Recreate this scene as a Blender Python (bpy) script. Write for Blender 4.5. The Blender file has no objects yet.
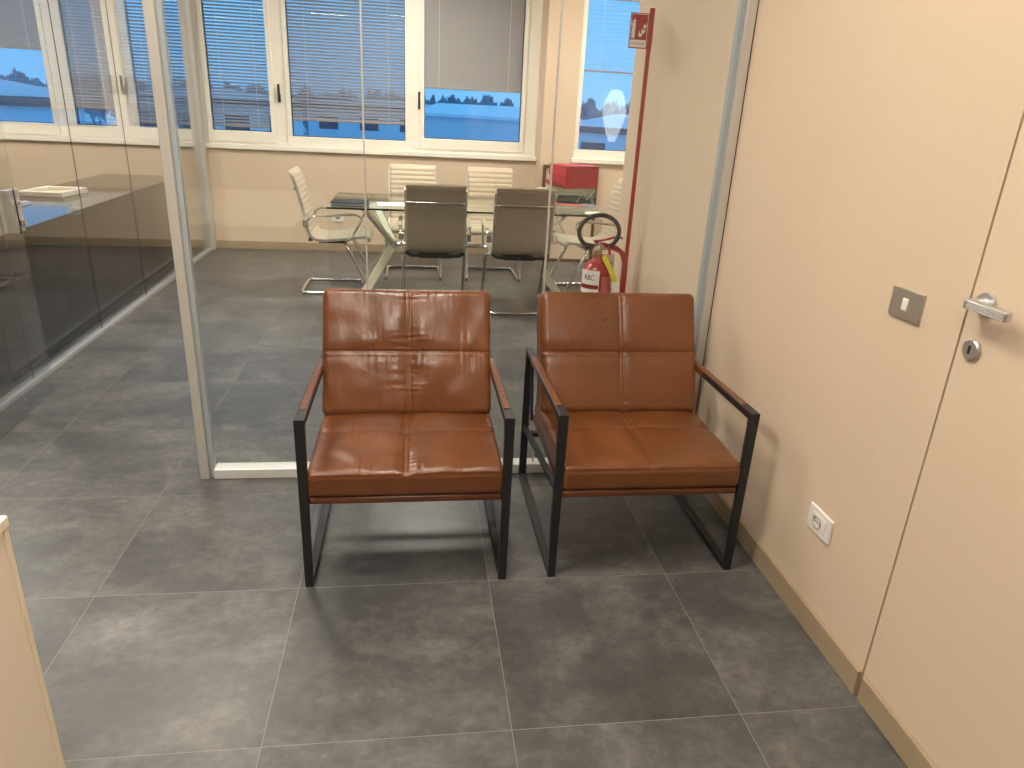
import bpy, bmesh, math, random
from mathutils import Vector, Matrix, noise
R = math.radians
C = bpy.context.scene.collection
sc = bpy.context.scene

# ------------------------------------------------------------------ helpers
def srgb(r, g, b):
    f = lambda c: (c/255/12.92) if c/255 <= .04045 else ((c/255+.055)/1.055)**2.4
    return (f(r), f(g), f(b), 1)

def mat(name, col, rough=.5, metal=0, spec=.5, coat=0, bump=None, vary=None, emit=None, estr=0):
    m = bpy.data.materials.new(name); m.use_nodes = True
    nt = m.node_tree; b = nt.nodes['Principled BSDF']
    b.inputs['Base Color'].default_value = col
    b.inputs['Roughness'].default_value = rough
    b.inputs['Metallic'].default_value = metal
    b.inputs['Specular IOR Level'].default_value = spec
    b.inputs['Coat Weight'].default_value = coat
    b.inputs['Coat Roughness'].default_value = .2
    if emit:
        b.inputs['Emission Color'].default_value = emit
        b.inputs['Emission Strength'].default_value = estr
    tc = nt.nodes.new('ShaderNodeTexCoord')
    if vary:                                    # (scale, amount) gentle colour variation
        n = nt.nodes.new('ShaderNodeTexNoise'); n.inputs['Scale'].default_value = vary[0]
        n.inputs['Detail'].default_value = 6
        nt.links.new(tc.outputs['Object'], n.inputs['Vector'])
        mr = nt.nodes.new('ShaderNodeMapRange')
        mr.inputs['From Min'].default_value = .3; mr.inputs['From Max'].default_value = .7
        mr.inputs['To Min'].default_value = 1-vary[1]; mr.inputs['To Max'].default_value = 1+vary[1]
        nt.links.new(n.outputs['Fac'], mr.inputs['Value'])
        mx = nt.nodes.new('ShaderNodeVectorMath'); mx.operation = 'SCALE'
        mx.inputs[0].default_value = col[:3]
        nt.links.new(mr.outputs['Result'], mx.inputs['Scale'])
        nt.links.new(mx.outputs[0], b.inputs['Base Color'])
    if bump:                                    # (scale, strength, distance)
        n = nt.nodes.new('ShaderNodeTexNoise'); n.inputs['Scale'].default_value = bump[0]
        n.inputs['Detail'].default_value = 5
        nt.links.new(tc.outputs['Object'], n.inputs['Vector'])
        bp = nt.nodes.new('ShaderNodeBump'); bp.inputs['Strength'].default_value = bump[1]
        bp.inputs['Distance'].default_value = bump[2]
        nt.links.new(n.outputs['Fac'], bp.inputs['Height'])
        nt.links.new(bp.outputs['Normal'], b.inputs['Normal'])
    return m

def glass_mat(name, tint=(.93, .96, .95, 1), f0=.04, rough=0.0):
    # clear sheet glass: Schlick mix of see-through and mirror reflection on each face
    m = bpy.data.materials.new(name); m.use_nodes = True
    nt = m.node_tree; nt.nodes.clear()
    o = nt.nodes.new('ShaderNodeOutputMaterial')
    t = nt.nodes.new('ShaderNodeBsdfTransparent'); t.inputs['Color'].default_value = tint
    g = nt.nodes.new('ShaderNodeBsdfGlossy'); g.inputs['Roughness'].default_value = rough
    g.inputs['Color'].default_value = (1, 1, 1, 1)
    lw = nt.nodes.new('ShaderNodeLayerWeight'); lw.inputs['Blend'].default_value = .5
    p = nt.nodes.new('ShaderNodeMath'); p.operation = 'POWER'; p.inputs[1].default_value = 5
    a = nt.nodes.new('ShaderNodeMath'); a.operation = 'MULTIPLY_ADD'
    a.inputs[1].default_value = 1-f0; a.inputs[2].default_value = f0
    mx = nt.nodes.new('ShaderNodeMixShader')
    nt.links.new(lw.outputs['Facing'], p.inputs[0]); nt.links.new(p.outputs[0], a.inputs[0])
    nt.links.new(a.outputs[0], mx.inputs[0]); nt.links.new(t.outputs[0], mx.inputs[1])
    nt.links.new(g.outputs[0], mx.inputs[2]); nt.links.new(mx.outputs[0], o.inputs['Surface'])
    return m

def obj(name, bm, m, parent=None, smooth=False, mw=None):
    me = bpy.data.meshes.new(name)
    bmesh.ops.recalc_face_normals(bm, faces=bm.faces)
    bm.to_mesh(me); bm.free()
    if smooth:
        for p in me.polygons: p.use_smooth = True
        me.set_sharp_from_angle(angle=R(38)) if smooth != 'all' else None
    o = bpy.data.objects.new(name, me); C.objects.link(o)
    if m: me.materials.append(m)
    if parent: o.parent = parent
    if mw is not None: o.matrix_local = mw
    return o

def empty(name, loc=(0, 0, 0), rz=0):
    o = bpy.data.objects.new(name, None); C.objects.link(o)
    o.empty_display_size = .1; o.location = loc; o.rotation_euler = (0, 0, rz)
    return o

def tag(o, label=None, cat=None, group=None, kind=None):
    if label: o['label'] = label
    if cat: o['category'] = cat
    if group: o['group'] = group
    if kind: o['kind'] = kind
    return o

def struct(name, bm, m, parent=None, smooth=False):
    o = obj(name, bm, m, parent, smooth)
    if not parent: o['kind'] = 'structure'
    return o

def children(o): return [c for c in C.objects if c.parent == o]
def copy_tree(o, parent=None):
    c = o.copy(); C.objects.link(c); c.parent = parent
    for ch in children(o): copy_tree(ch, c)
    return c

def B(): return bmesh.new()

def box(bm, lo, hi, bev=0, seg=2):
    x0, y0, z0 = lo; x1, y1, z1 = hi
    v = [bm.verts.new(p) for p in ((x0,y0,z0),(x1,y0,z0),(x1,y1,z0),(x0,y1,z0),(x0,y0,z1),(x1,y0,z1),(x1,y1,z1),(x0,y1,z1))]
    fs = [bm.faces.new([v[i] for i in f]) for f in ((0,3,2,1),(4,5,6,7),(0,1,5,4),(1,2,6,5),(2,3,7,6),(3,0,4,7))]
    if bev:
        es = {e for f in fs for e in f.edges}
        bmesh.ops.bevel(bm, geom=list(es), offset=bev, segments=seg, affect='EDGES', profile=.5)
    return bm

def bx(lo, hi, bev=0, seg=2): return box(B(), lo, hi, bev, seg)

def rnd(pts, r, n=6, closed=False):
    """round the corners of a polyline"""
    out = []; N = len(pts); pts = [Vector(p) for p in pts]
    for i, p in enumerate(pts):
        if not closed and i in (0, N-1): out.append(p); continue
        a = pts[i-1]; b = pts[(i+1) % N]
        da = (a-p); db = (b-p)
        rr = min(r, da.length*.49, db.length*.49)
        A = p+da.normalized()*rr; Bp = p+db.normalized()*rr
        for k in range(n+1):
            t = k/n
            out.append(A*(1-t)**2+p*2*t*(1-t)+Bp*t*t)
    return out

def sweep(bm, pts, prof, closed=False, up=Vector((0, 0, 1))):
    """sweep a closed 2-D profile [(a,b)] along pts; b roughly along 'up'"""
    pts = [Vector(p) for p in pts]; N = len(pts); rings = []
    prevn = None
    for i, p in enumerate(pts):
        if closed: t = pts[(i+1) % N]-pts[i-1]
        elif i == 0: t = pts[1]-p
        elif i == N-1: t = p-pts[-2]
        else: t = (pts[i+1]-p).normalized()+(p-pts[i-1]).normalized()
        t.normalize()
        if prevn is None:
            u = up if abs(t.dot(up)) < .95 else Vector((0, 1, 0)) if abs(t.y) < .9 else Vector((1, 0, 0))
            nrm = (u-t*u.dot(t)).normalized()
        else:
            nrm = (prevn-t*prevn.dot(t)).normalized()
        prevn = nrm; bn = t.cross(nrm)
        # mitre scale
        s = 1.0
        if not closed and 0 < i < N-1 or closed:
            d1 = (p-pts[i-1]).normalized(); c = max(.5, d1.dot(t)); s = 1/c
        rings.append([bm.verts.new(p+bn*a*(s if len(prof) <= 4 else 1)+nrm*b*(s if len(prof) <= 4 else 1)) for a, b in prof])
    M = len(prof)
    rng = range(N if closed else N-1)
    for i in rng:
        r0 = rings[i]; r1 = rings[(i+1) % N]
        for k in range(M):
            bm.faces.new((r0[k], r0[(k+1) % M], r1[(k+1) % M], r1[k]))
    if not closed:
        bm.faces.new(rings[0]); bm.faces.new(rings[-1][::-1])
    return bm

def circ(r, n=10, ry=None):
    ry = ry or r
    return [(r*math.cos(2*math.pi*k/n), ry*math.sin(2*math.pi*k/n)) for k in range(n)]
def tube(bm, pts, r, n=10, closed=False): return sweep(bm, pts, circ(r, n), closed)

def lathe(bm, prof, n=28, c=(0, 0, 0)):
    rings = []
    for r, z in prof:
        if r < 1e-6: rings.append([bm.verts.new((c[0], c[1], c[2]+z))])
        else: rings.append([bm.verts.new((c[0]+r*math.cos(2*math.pi*k/n), c[1]+r*math.sin(2*math.pi*k/n), c[2]+z)) for k in range(n)])
    for a, b in zip(rings, rings[1:]):
        for k in range(n):
            f = [a[k % len(a)], a[(k+1) % len(a)], b[(k+1) % len(b)], b[k % len(b)]]
            g = []
            for v in f:
                if v not in g: g.append(v)
            if len(g) > 2: bm.faces.new(g)
    return bm

def prism(bm, poly, z0, z1, mtx=None):
    """extrude polygon (x,y) from z0 to z1; mtx transforms"""
    mtx = mtx or Matrix()
    a = [bm.verts.new(mtx@Vector((x, y, z0))) for x, y in poly]
    b = [bm.verts.new(mtx@Vector((x, y, z1))) for x, y in poly]
    n = len(poly)
    bm.faces.new(a[::-1]); bm.faces.new(b)
    for k in range(n): bm.faces.new((a[k], a[(k+1) % n], b[(k+1) % n], b[k]))
    return bm

def text_bm(s, size, mtx, ext=.0004):
    cu = bpy.data.curves.new('t', 'FONT'); cu.body = s; cu.size = size; cu.extrude = ext
    cu.align_x = 'CENTER'; cu.align_y = 'CENTER'
    ob = bpy.data.objects.new('t', cu); C.objects.link(ob)
    bpy.context.view_layer.update()
    dg = bpy.context.evaluated_depsgraph_get()
    me = bpy.data.meshes.new_from_object(ob.evaluated_get(dg))
    bm = B(); bm.from_mesh(me); bm.transform(mtx)
    bpy.data.objects.remove(ob); bpy.data.meshes.remove(me)
    return bm

# ------------------------------------------------------------------ materials
WALL = mat('wall paint', (.66, .525, .385, 1), .75, bump=(55, .25, .004), vary=(1.2, .02))
DOOR = mat('door paint', (.68, .54, .395, 1), .55, bump=(90, .06, .002))
CEIL = mat('ceiling white', (.8, .78, .74, 1), .9)
SKIRT = mat('taupe skirting', (.37, .28, .18, 1), .5, vary=(6, .06))
ALU = mat('satin aluminium', (.56, .54, .50, 1), .38, metal=.35)
ALUB = mat('pale aluminium rail', (.72, .71, .68, 1), .3, metal=.25)
CHROME = mat('chrome', (.78, .78, .78, 1), .12, metal=1)
SATIN = mat('satin nickel', (.55, .54, .52, 1), .32, metal=.75)
BLACK = mat('black powder coat', (.012, .012, .014, 1), .42, bump=(400, .1, .0005))
RUBBER = mat('black rubber', (.015, .015, .015, 1), .6)
GAP = mat('dark joint', (.03, .022, .015, 1), .8)
WHITE = mat('white plastic', (.78, .75, .70, 1), .35)
PVC = mat('cream window frame', (.86, .82, .73, 1), .35)
CREAM = mat('cream leatherette', (.50, .42, .31, 1), .5, bump=(220, .12, .0008))
TAUPE = mat('taupe back cover', (.30, .255, .20, 1), .6, bump=(300, .1, .0005))
TABLEG = mat('cream lacquer', (.74, .69, .58, 1), .3)
RED = mat('red enamel', (.33, .010, .018, 1), .3, coat=.3)
REDBOX = mat('red card box', (.40, .020, .035, 1), .45)
LACQ = mat('black gloss lacquer', (.010, .011, .013, 1), .07, spec=.3)
COUNTER = mat('cream laminate', (.84, .74, .61, 1), .45, vary=(3, .02))
COUNTTOP = mat('cream laminate edge', (.84, .75, .58, 1), .4)
PAPER = mat('white paper', (.8, .78, .75, 1), .7)
GLASS = glass_mat('clear glass', (.972, .985, .98, 1), f0=.03)
GLASSB = glass_mat('side glass', (.94, .96, .965, 1), f0=.035)
TGLASS = glass_mat('green table glass', (.82, .89, .86, 1), f0=.06)
WGLASS = glass_mat('window glass', (.97, .98, .98, 1), f0=.05)

def leather(name, col):
    m = mat(name, col, .33, spec=.55, coat=.12)
    nt = m.node_tree; b = nt.nodes['Principled BSDF']; L = nt.links
    tc = nt.nodes.new('ShaderNodeTexCoord')
    n = nt.nodes.new('ShaderNodeTexNoise'); n.inputs['Scale'].default_value = 5; n.inputs['Detail'].default_value = 7
    L.new(tc.outputs['Object'], n.inputs['Vector'])
    cr = nt.nodes.new('ShaderNodeValToRGB')
    cr.color_ramp.elements[0].position = .3; cr.color_ramp.elements[0].color = tuple(c*.8 for c in col[:3])+(1,)
    cr.color_ramp.elements[1].position = .72; cr.color_ramp.elements[1].color = tuple(min(1, c*1.22) for c in col[:3])+(1,)
    L.new(n.outputs['Fac'], cr.inputs[0]); L.new(cr.outputs[0], b.inputs['Base Color'])
    v = nt.nodes.new('ShaderNodeTexVoronoi'); v.inputs['Scale'].default_value = 420
    L.new(tc.outputs['Object'], v.inputs['Vector'])
    n2 = nt.nodes.new('ShaderNodeTexNoise'); n2.inputs['Scale'].default_value = 38; n2.inputs['Detail'].default_value = 4
    n2.inputs['Distortion'].default_value = .4
    L.new(tc.outputs['Object'], n2.inputs['Vector'])
    b1 = nt.nodes.new('ShaderNodeBump'); b1.inputs['Strength'].default_value = .18; b1.inputs['Distance'].default_value = .0006
    b2 = nt.nodes.new('ShaderNodeBump'); b2.inputs['Strength'].default_value = .30; b2.inputs['Distance'].default_value = .003
    L.new(v.outputs['Distance'], b1.inputs['Height']); L.new(n2.outputs['Fac'], b2.inputs['Height'])
    L.new(b2.outputs[0], b1.inputs['Normal']); L.new(b1.outputs[0], b.inputs['Normal'])
    mr = nt.nodes.new('ShaderNodeMapRange'); mr.inputs['To Min'].default_value = .20; mr.inputs['To Max'].default_value = .44
    L.new(n.outputs['Fac'], mr.inputs['Value']); L.new(mr.outputs[0], b.inputs['Roughness'])
    return m
LEATHER = leather('cognac leather', (.142, .046, .0125, 1))
LEATHERD = leather('cognac leather trim', (.125, .035, .010, 1))

def floor_mat():
    m = bpy.data.materials.new('dark grey porcelain tiles'); m.use_nodes = True
    nt = m.node_tree; b = nt.nodes['Principled BSDF']; L = nt.links; N = nt.nodes.new
    geo = N('ShaderNodeNewGeometry')
    sx = N('ShaderNodeSeparateXYZ'); L.new(geo.outputs['Position'], sx.inputs[0])
    def math_(op, a, bb=None, c=None):
        n = N('ShaderNodeMath'); n.operation = op
        for i, v in enumerate((a, bb, c)):
            if v is None: continue
            if isinstance(v, (int, float)): n.inputs[i].default_value = v
            else: L.new(v, n.inputs[i])
        return n.outputs[0]
    g = []; ids = []
    for ax in ('X', 'Y'):
        u = math_('DIVIDE', sx.outputs[ax], .6)
        ids.append(math_('FLOOR', u))
        f = math_('FRACT', u)
        d = math_('MINIMUM', f, math_('SUBTRACT', 1, f))
        g.append(math_('LESS_THAN', d, .0014))
    grout = math_('MAXIMUM', g[0], g[1])
    cid = N('ShaderNodeCombineXYZ'); L.new(ids[0], cid.inputs[0]); L.new(ids[1], cid.inputs[1])
    wn = N('ShaderNodeTexWhiteNoise'); wn.noise_dimensions = '3D'; L.new(cid.outputs[0], wn.inputs['Vector'])
    off = N('ShaderNodeVectorMath'); off.operation = 'MULTIPLY_ADD'
    L.new(wn.outputs['Color'], off.inputs[0]); off.inputs[1].default_value = (13, 17, 7)
    L.new(geo.outputs['Position'], off.inputs[2])
    def nz(scale, det, rough, dist=0, vec=None):
        n = N('ShaderNodeTexNoise'); n.inputs['Scale'].default_value = scale; n.inputs['Detail'].default_value = det
        n.inputs['Roughness'].default_value = rough; n.inputs['Distortion'].default_value = dist
        L.new(vec or off.outputs[0], n.inputs['Vector']); return n.outputs['Fac']
    st = N('ShaderNodeVectorMath'); st.operation = 'MULTIPLY'; st.inputs[1].default_value = (.75, 1.25, 1)
    L.new(off.outputs[0], st.inputs[0])
    a = nz(1.9, 8, .60, .5); c = nz(5.5, 10, .70, .3, st.outputs[0]); d = nz(26, 8, .72)
    s = math_('ADD', math_('MULTIPLY', a, .40), math_('ADD', math_('MULTIPLY', c, .36), math_('MULTIPLY', d, .24)))
    s = math_('ADD', s, math_('MULTIPLY', math_('SUBTRACT', wn.outputs['Value'], .5), .035))
    cr = N('ShaderNodeValToRGB'); e = cr.color_ramp.elements
    e[0].position = .36; e[0].color = (.044, .044, .0445, 1)
    e[1].position = .66; e[1].color = (.225, .218, .207, 1)
    k = e.new(.47); k.color = (.076, .075, .074, 1)
    k = e.new(.54); k.color = (.118, .115, .110, 1)
    L.new(s, cr.inputs[0])
    mx = N('ShaderNodeMix'); mx.data_type = 'RGBA'
    L.new(grout, mx.inputs[0]); L.new(cr.outputs[0], mx.inputs[6]); mx.inputs[7].default_value = (.26, .235, .205, 1)
    L.new(mx.outputs[2], b.inputs['Base Color'])
    mr = N('ShaderNodeMapRange'); mr.inputs['To Min'].default_value = .27; mr.inputs['To Max'].default_value = .45
    L.new(c, mr.inputs['Value']); L.new(mr.outputs[0], b.inputs['Roughness'])
    b.inputs['Specular IOR Level'].default_value = .5
    bp = N('ShaderNodeBump'); bp.inputs['Strength'].default_value = .12; bp.inputs['Distance'].default_value = .002
    h = math_('SUBTRACT', c, math_('MULTIPLY', grout, .8)); L.new(h, bp.inputs['Height'])
    L.new(bp.outputs[0], b.inputs['Normal'])
    return m
FLOOR = floor_mat()

# ------------------------------------------------------------------ the room
H = 2.85
YB = 5.57            # back wall, window side
YB2 = 5.32           # its right part stands forward
XR = .95             # right wall of the lobby
struct('floor', bx((-6, -7.6, -.1), (3.3, YB+.3, 0)), FLOOR)
struct('ceiling', bx((-6, -7.6, H), (3.3, YB+.3, H+.1)), CEIL)

def wall_y(name, y0, y1, x0, x1, holes):
    """wall along x with rectangular holes (xa,xb,za,zb)"""
    bm = B(); xs = x0
    for xa, xb, za, zb in holes:
        box(bm, (xs, y0, 0), (xa, y1, H)); box(bm, (xa, y0, 0), (xb, y1, za)); box(bm, (xa, y0, zb), (xb, y1, H)); xs = xb
    box(bm, (xs, y0, 0), (x1, y1, H))
    return struct(name, bm, WALL)
wall_y('wall_back', YB, YB+.25, -6, 1.0, [(-5.3, .985, .985, 2.55)])
wall_y('wall_back_right', YB2, YB+.25, 1.0, 3.3, [(1.325, 2.55, 1.0, 2.55)])
DY0, DY1, DZ = -1.36, -.560, 2.12                    # flush door in the right wall
bm = B()
box(bm, (XR, -7.6, 0), (XR+.12, DY0, H)); box(bm, (XR, DY1, 0), (XR+.12, 2.2, H)); box(bm, (XR, DY0, DZ), (XR+.12, DY1, H))
struct('wall_right', bm, WALL)
struct('wall_return', bx((XR+.12, 2.08, 0), (3.3, 2.2, H)), WALL)
struct('wall_meeting_right', bx((3.3, 2.08, 0), (3.42, YB+.25, H)), WALL)
struct('wall_left', bx((-6.1, -7.6, 0), (-6, YB+.25, H)), WALL)
struct('wall_front', bx((-6, -7.7, 0), (XR+.12, -7.6, H)), WALL)
struct('wall_office', bx((-6, .70, 0), (-2.06, .80, H)), WALL)      # wall left of the glass door, off frame

# door
d1 = empty('door_1', (XR, DY1, 0)); d1['kind'] = 'structure'
obj('door_leaf', bx((.0, DY0-DY1+.004, .006), (.045, -.005, DZ-.004), .0012, 1), DOOR, d1)
obj('door_jamb', bx((.05, DY0-DY1+.0, .0), (.06, 0, DZ)), GAP, d1)
h = empty('h'); bpy.data.objects.remove(h)
hz, hy = 1.104, -.052
bm = B()
lathe(bm, [(0, 0), (.026, 0), (.026, .006), (.024, .009), (.013, .010), (.011, .012), (.011, .030), (.012, .036), (0, .036)], 28)
bm.transform(Matrix.Translation((0, hy, hz)) @ Matrix.Rotation(-math.pi/2, 4, 'Y'))
ros = obj('handle_rosette', bm, SATIN, d1, smooth=True)
bm = bx((-.050, hy-.106, hz-.0105), (-.032, hy+.010, hz+.0105), .004, 3)
lev = obj('door_handle', bm, SATIN, d1, smooth=True)
lev['label'] = 'satin nickel lever handle with knurled grip'
bm = B()
for i in range(18):                                  # knurling studs on the lever's face
    for j in range(4):
        yy = hy-.099+i*.0055+(j % 2)*.00275; zz = hz-.0072+j*.0048
        v = [bm.verts.new(p) for p in ((-.0498, yy-.0022, zz), (-.0498, yy, zz+.0022), (-.0498, yy+.0022, zz), (-.0498, yy, zz-.0022), (-.0512, yy, zz))]
        for k in range(4): bm.faces.new((v[k], v[(k+1) % 4], v[4]))
obj('knurling', bm, SATIN, lev)
bm = B(); lathe(bm, [(0, 0), (.023, 0), (.023, .007), (.020, .010), (0, .010)], 28)
bm.transform(Matrix.Translation((0, -.050, 1.003)) @ Matrix.Rotation(-math.pi/2, 4, 'Y'))
ke = obj('keyhole_rosette', bm, SATIN, d1, smooth=True)
bm = bx((-.0112, -.053, .994), (-.0095, -.047, 1.012), .0, 1)
obj('keyhole', bm, RUBBER, ke)

# skirting boards
def skirt(name, lo, hi):
    return struct(name, bx(lo, hi, .003, 2), SKIRT)
skirt('baseboard_right', (XR-.013, DY1+.0, 0), (XR, .725, .078))
bm = B(); box(bm, (XR-.013, -.572, 0), (XR-.0005, -.5615, .082), .002, 1)
db = obj('door_skirting', bx((-.013, DY0-DY1+.01, .003), (-.0005, -.018, .078), .003, 2), SKIRT, d1)
skirt('baseboard_right_near', (XR-.013, -7.6, 0), (XR, DY0, .078))
skirt('baseboard_right_meeting', (XR-.013, .79, 0), (XR, 2.2, .078))
skirt('baseboard_back', (-6, YB-.013, 0), (1.0, YB, .078))
skirt('baseboard_back_right', (.987, YB2-.013, 0), (3.3, YB2, .078))
bm.free()

# ------------------------------------------------------------------ windows
def window(name, x0, x1, z0, z1, yf, panes, bottoms, sill=True, handles=()):
    """panes: (xa, xb) clear glass widths; frame depth 7 cm from yf outwards"""
    w = empty(name, ((x0+x1)/2, yf, z0)); w['kind'] = 'structure'
    ox, oz = (x0+x1)/2, z0
    def loc(bm): bm.transform(Matrix.Translation((-ox, -yf, -oz))); return bm
    bm = B()
    zb = z0+.050; zt = z1-.05
    box(bm, (x0, yf+.02, z0), (x1, yf+.09, zb), .003, 1); box(bm, (x0, yf+.02, zt), (x1, yf+.09, z1), .003, 1)
    edges = [x0]+[v for p in panes for v in p]+[x1]
    for i in range(0, len(edges), 2):
        box(bm, (edges[i], yf+.02, zb), (edges[i+1], yf+.09, zt), .003, 1)
    obj('window_frame', loc(bm), PVC, w)
    for k, (xa, xb) in enumerate(panes):
        bm = B(); f = .048; zs = bottoms[k]
        box(bm, (xa-.045, yf+.005, zs-.10), (xb+.045, yf+.05, zs), .005, 2)
        box(bm, (xa-.045, yf+.005, zt-.03), (xb+.045, yf+.05, zt+.02), .005, 2)
        box(bm, (xa-.045, yf+.005, zs), (xa, yf+.05, zt-.03), .005, 2)
        box(bm, (xb, yf+.005, zs), (xb+.045, yf+.05, zt-.03), .005, 2)
        s = obj('sash', loc(bm), PVC, w)
        # the double glazing
        obj('pane', loc(bx((xa-.004, yf+.060, zs-.004), (xb+.004, yf+.064, zt-.026))), WGLASS, s)
        bm = B()
        g = .006
        box(bm, (xa, yf+.046, zs), (xa+g, yf+.058, zt-.03)); box(bm, (xb-g, yf+.046, zs), (xb, yf+.058, zt-.03))
        box(bm, (xa, yf+.046, zs), (xb, yf+.058, zs+g))
        obj('gasket', loc(bm), RUBBER, s)
    for hx in handles:
        bm = bx((hx-.012, yf-.006, 1.40), (hx+.012, yf+.006, 1.47), .004, 2)
        box(bm, (hx-.011, yf-.030, 1.42), (hx+.011, yf-.012, 1.56), .006, 3)
        box(bm, (hx-.007, yf-.02, 1.43), (hx+.007, yf, 1.45))
        obj('window_handle', loc(bm), RUBBER, w)
    if sill:
        bm = bx((x0-.02, yf-.035, z0-.022), (x1+.012, yf+.02, z0+.022), .004, 2)
        obj('window_sill', loc(bm), PVC, w)
    return w
P1 = [(-4.75, -4.25), (-4.03, -3.54), (-3.34, -2.99), (-2.79, -2.31)]
P2 = [(-2.135, -1.595), (-1.40, -.32), (-.135, .82)]
window('window_1', -5.3, -2.215, .985, 2.55, YB, P1, [1.118]*4, handles=(-2.89,))
window('window_2', -2.215, .985, .985, 2.55, YB, P2, [1.128, 1.10, 1.135], handles=(-1.50, -.185))
window('window_3', 1.325, 2.55, 1.0, 2.55, YB2, [(1.37, 2.46)], [1.105])

# venetian blinds hanging against the panes
SLAT = mat('blind slat grey', (.28, .27, .27, 1), .5)
def blind(xa, xb, zbot, yf, ang, label, pitch=.028, ztop=2.46, hw=.0145):
    t = empty('venetian_blind', ((xa+xb)/2, yf+.034, zbot)); w = (xb-xa)/2-.008
    tag(t, label, 'blind', 'venetian blinds at the windows')
    bm = B(); z = .028; c, s = math.cos(R(ang)), math.sin(R(ang))
    while zbot+z < ztop-.03:
        pts = []
        for k in range(4):                        # slightly crowned slat
            u = -hw+2*hw*k/3; v = .0012*(1-(u/hw)**2)
            pts.append((u*c-v*s, u*s+v*c))
        up = [[bm.verts.new((sx*w, y, z+zz)) for sx in (-1, 1)] for y, zz in pts]
        dn = [[bm.verts.new((sx*w, y-.0004*s*0, z+zz-.0006)) for sx in (-1, 1)] for y, zz in pts]
        for k in range(3):
            bm.faces.new((up[k][0], up[k][1], up[k+1][1], up[k+1][0]))
            bm.faces.new((dn[k][0], dn[k+1][0], dn[k+1][1], dn[k][1]))
        z += pitch
    obj('slats', bm, SLAT, t)
    obj('bottom_rail', bx((-w, -.011, 0), (w, .011, .016), .003, 1), SLAT, t)
    obj('head_rail', bx((-w, -.014, ztop-zbot-.026), (w, .014, ztop-zbot), .002, 1), SLAT, t)
    for fx in ((-.72, .72) if w > .3 else (-.6, .6)):
        obj('ladder_cord', bx((fx*w-.001, -.0166, .01), (fx*w+.001, -.0154, ztop-zbot-.02)), PAPER, t)
    return t
blind(*P1[0], 1.45, YB, 55, 'grey venetian blind at the leftmost office window, partly outside the frame')
blind(*P1[1], 1.735, YB, 68, 'grey venetian blind half lowered over the far left office window')
blind(*P1[2], 1.265, YB, 58, 'narrow grey venetian blind over the second office window from the left')
blind(*P1[3], 1.155, YB, 38, 'venetian blind behind the glass door post, blue light between its slats')
blind(*P2[0], 1.16, YB, 34, 'blue-lit venetian blind on the left casement of the meeting room window')
blind(*P2[1], 1.245, YB, 44, 'wide half-open venetian blind on the middle meeting room pane')
blind(*P2[2], 1.595, YB, 80, 'closed dark grey venetian blind above the snowy view, pulled half up')
blind(1.37, 2.46, 1.815, YB2, 5, 'open venetian blind with thin slats on the separate right window', .036)

# ------------------------------------------------------------------ glass partition in front
X0, X1, YP = -1.085, .945, .745
gp = empty('glass_partition', (-.09, YP, 0))
tag(gp, 'clear glass wall with pale aluminium frame standing behind the two brown leather armchairs', 'partition')
def gl(bm): bm.transform(Matrix.Translation((.09, -YP, 0))); return bm
obj('post', gl(bx((X0, .725, 0), (X0+.034, .785, H), .002, 1)), ALU, gp)
obj('post', gl(bx((X1-.034, .725, 0), (X1, .785, H), .002, 1)), ALU, gp)
obj('post_gasket', gl(bx((X1, .73, 0), (XR-.0002, .78, H))), RUBBER, gp)
obj('bottom_rail', gl(bx((X0+.053, .725, 0), (X1-.053, .785, .042), .002, 1)), ALUB, gp)
obj('top_rail', gl(bx((X0+.053, .725, H-.05), (X1-.053, .785, H), .002, 1)), ALUB, gp)
xs = [X0+.050, -.412, .262, X1-.050]
for a, b in zip(xs, xs[1:]):
    obj('glass_pane', gl(bx((a+.003, .75, .035), (b-.003, .76, H-.04))), GLASS, gp)
for a in xs[1:3]:
    obj('joint_strip', gl(bx((a-.003, .748, .042), (a+.003, .762, H-.05), .001, 1)), ALU, gp)
GSK = mat('grey glazing seal', (.34, .38, .40, 1), .35)
obj('glazing_gasket', gl(bx((X0+.0345, .743, 0), (X0+.052, .770, H-.05))), GSK, gp)
obj('glazing_gasket', gl(bx((X1-.052, .743, 0), (X1-.0345, .770, H-.05))), GSK, gp)

# side glass partition towards the left office
SX = -2.205
sp = empty('side_glass_partition', (SX, 3.2, 0), R(.75))
tag(sp, 'glass wall between the meeting room and the left office, in front of the black sideboard', 'partition')
def sl(bm): bm.transform(Matrix.Translation((-SX, -3.2, 0))); return bm
Y0s, Y1s = .90, YB-.016
obj('bottom_rail', sl(bx((SX-.03, Y0s, 0), (SX+.022, Y1s-.11, .026), .002, 1)), mat('grey aluminium rail', (.46, .47, .48, 1), .3, metal=.3), sp)
obj('top_rail', sl(bx((SX-.03, Y0s, H-.05), (SX+.025, Y1s-.11, H), .002, 1)), ALUB, sp)
obj('post', sl(bx((SX-.06, Y1s-.11, 0), (SX+.035, Y1s, H), .002, 1)), ALU, sp)
ys = [Y0s, 1.80, 2.70, 3.55, 4.45, Y1s-.11]
for a, b in zip(ys, ys[1:]):
    obj('glass_pane', sl(bx((SX-.004, a+.0014, .022), (SX+.004, b-.0014, H-.04))), GLASSB, sp)
for a in ys[1:-1]:
    obj('joint_strip', sl(bx((SX-.002, a-.0012, .026), (SX+.002, a+.0012, H-.05))), RUBBER, sp)

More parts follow.
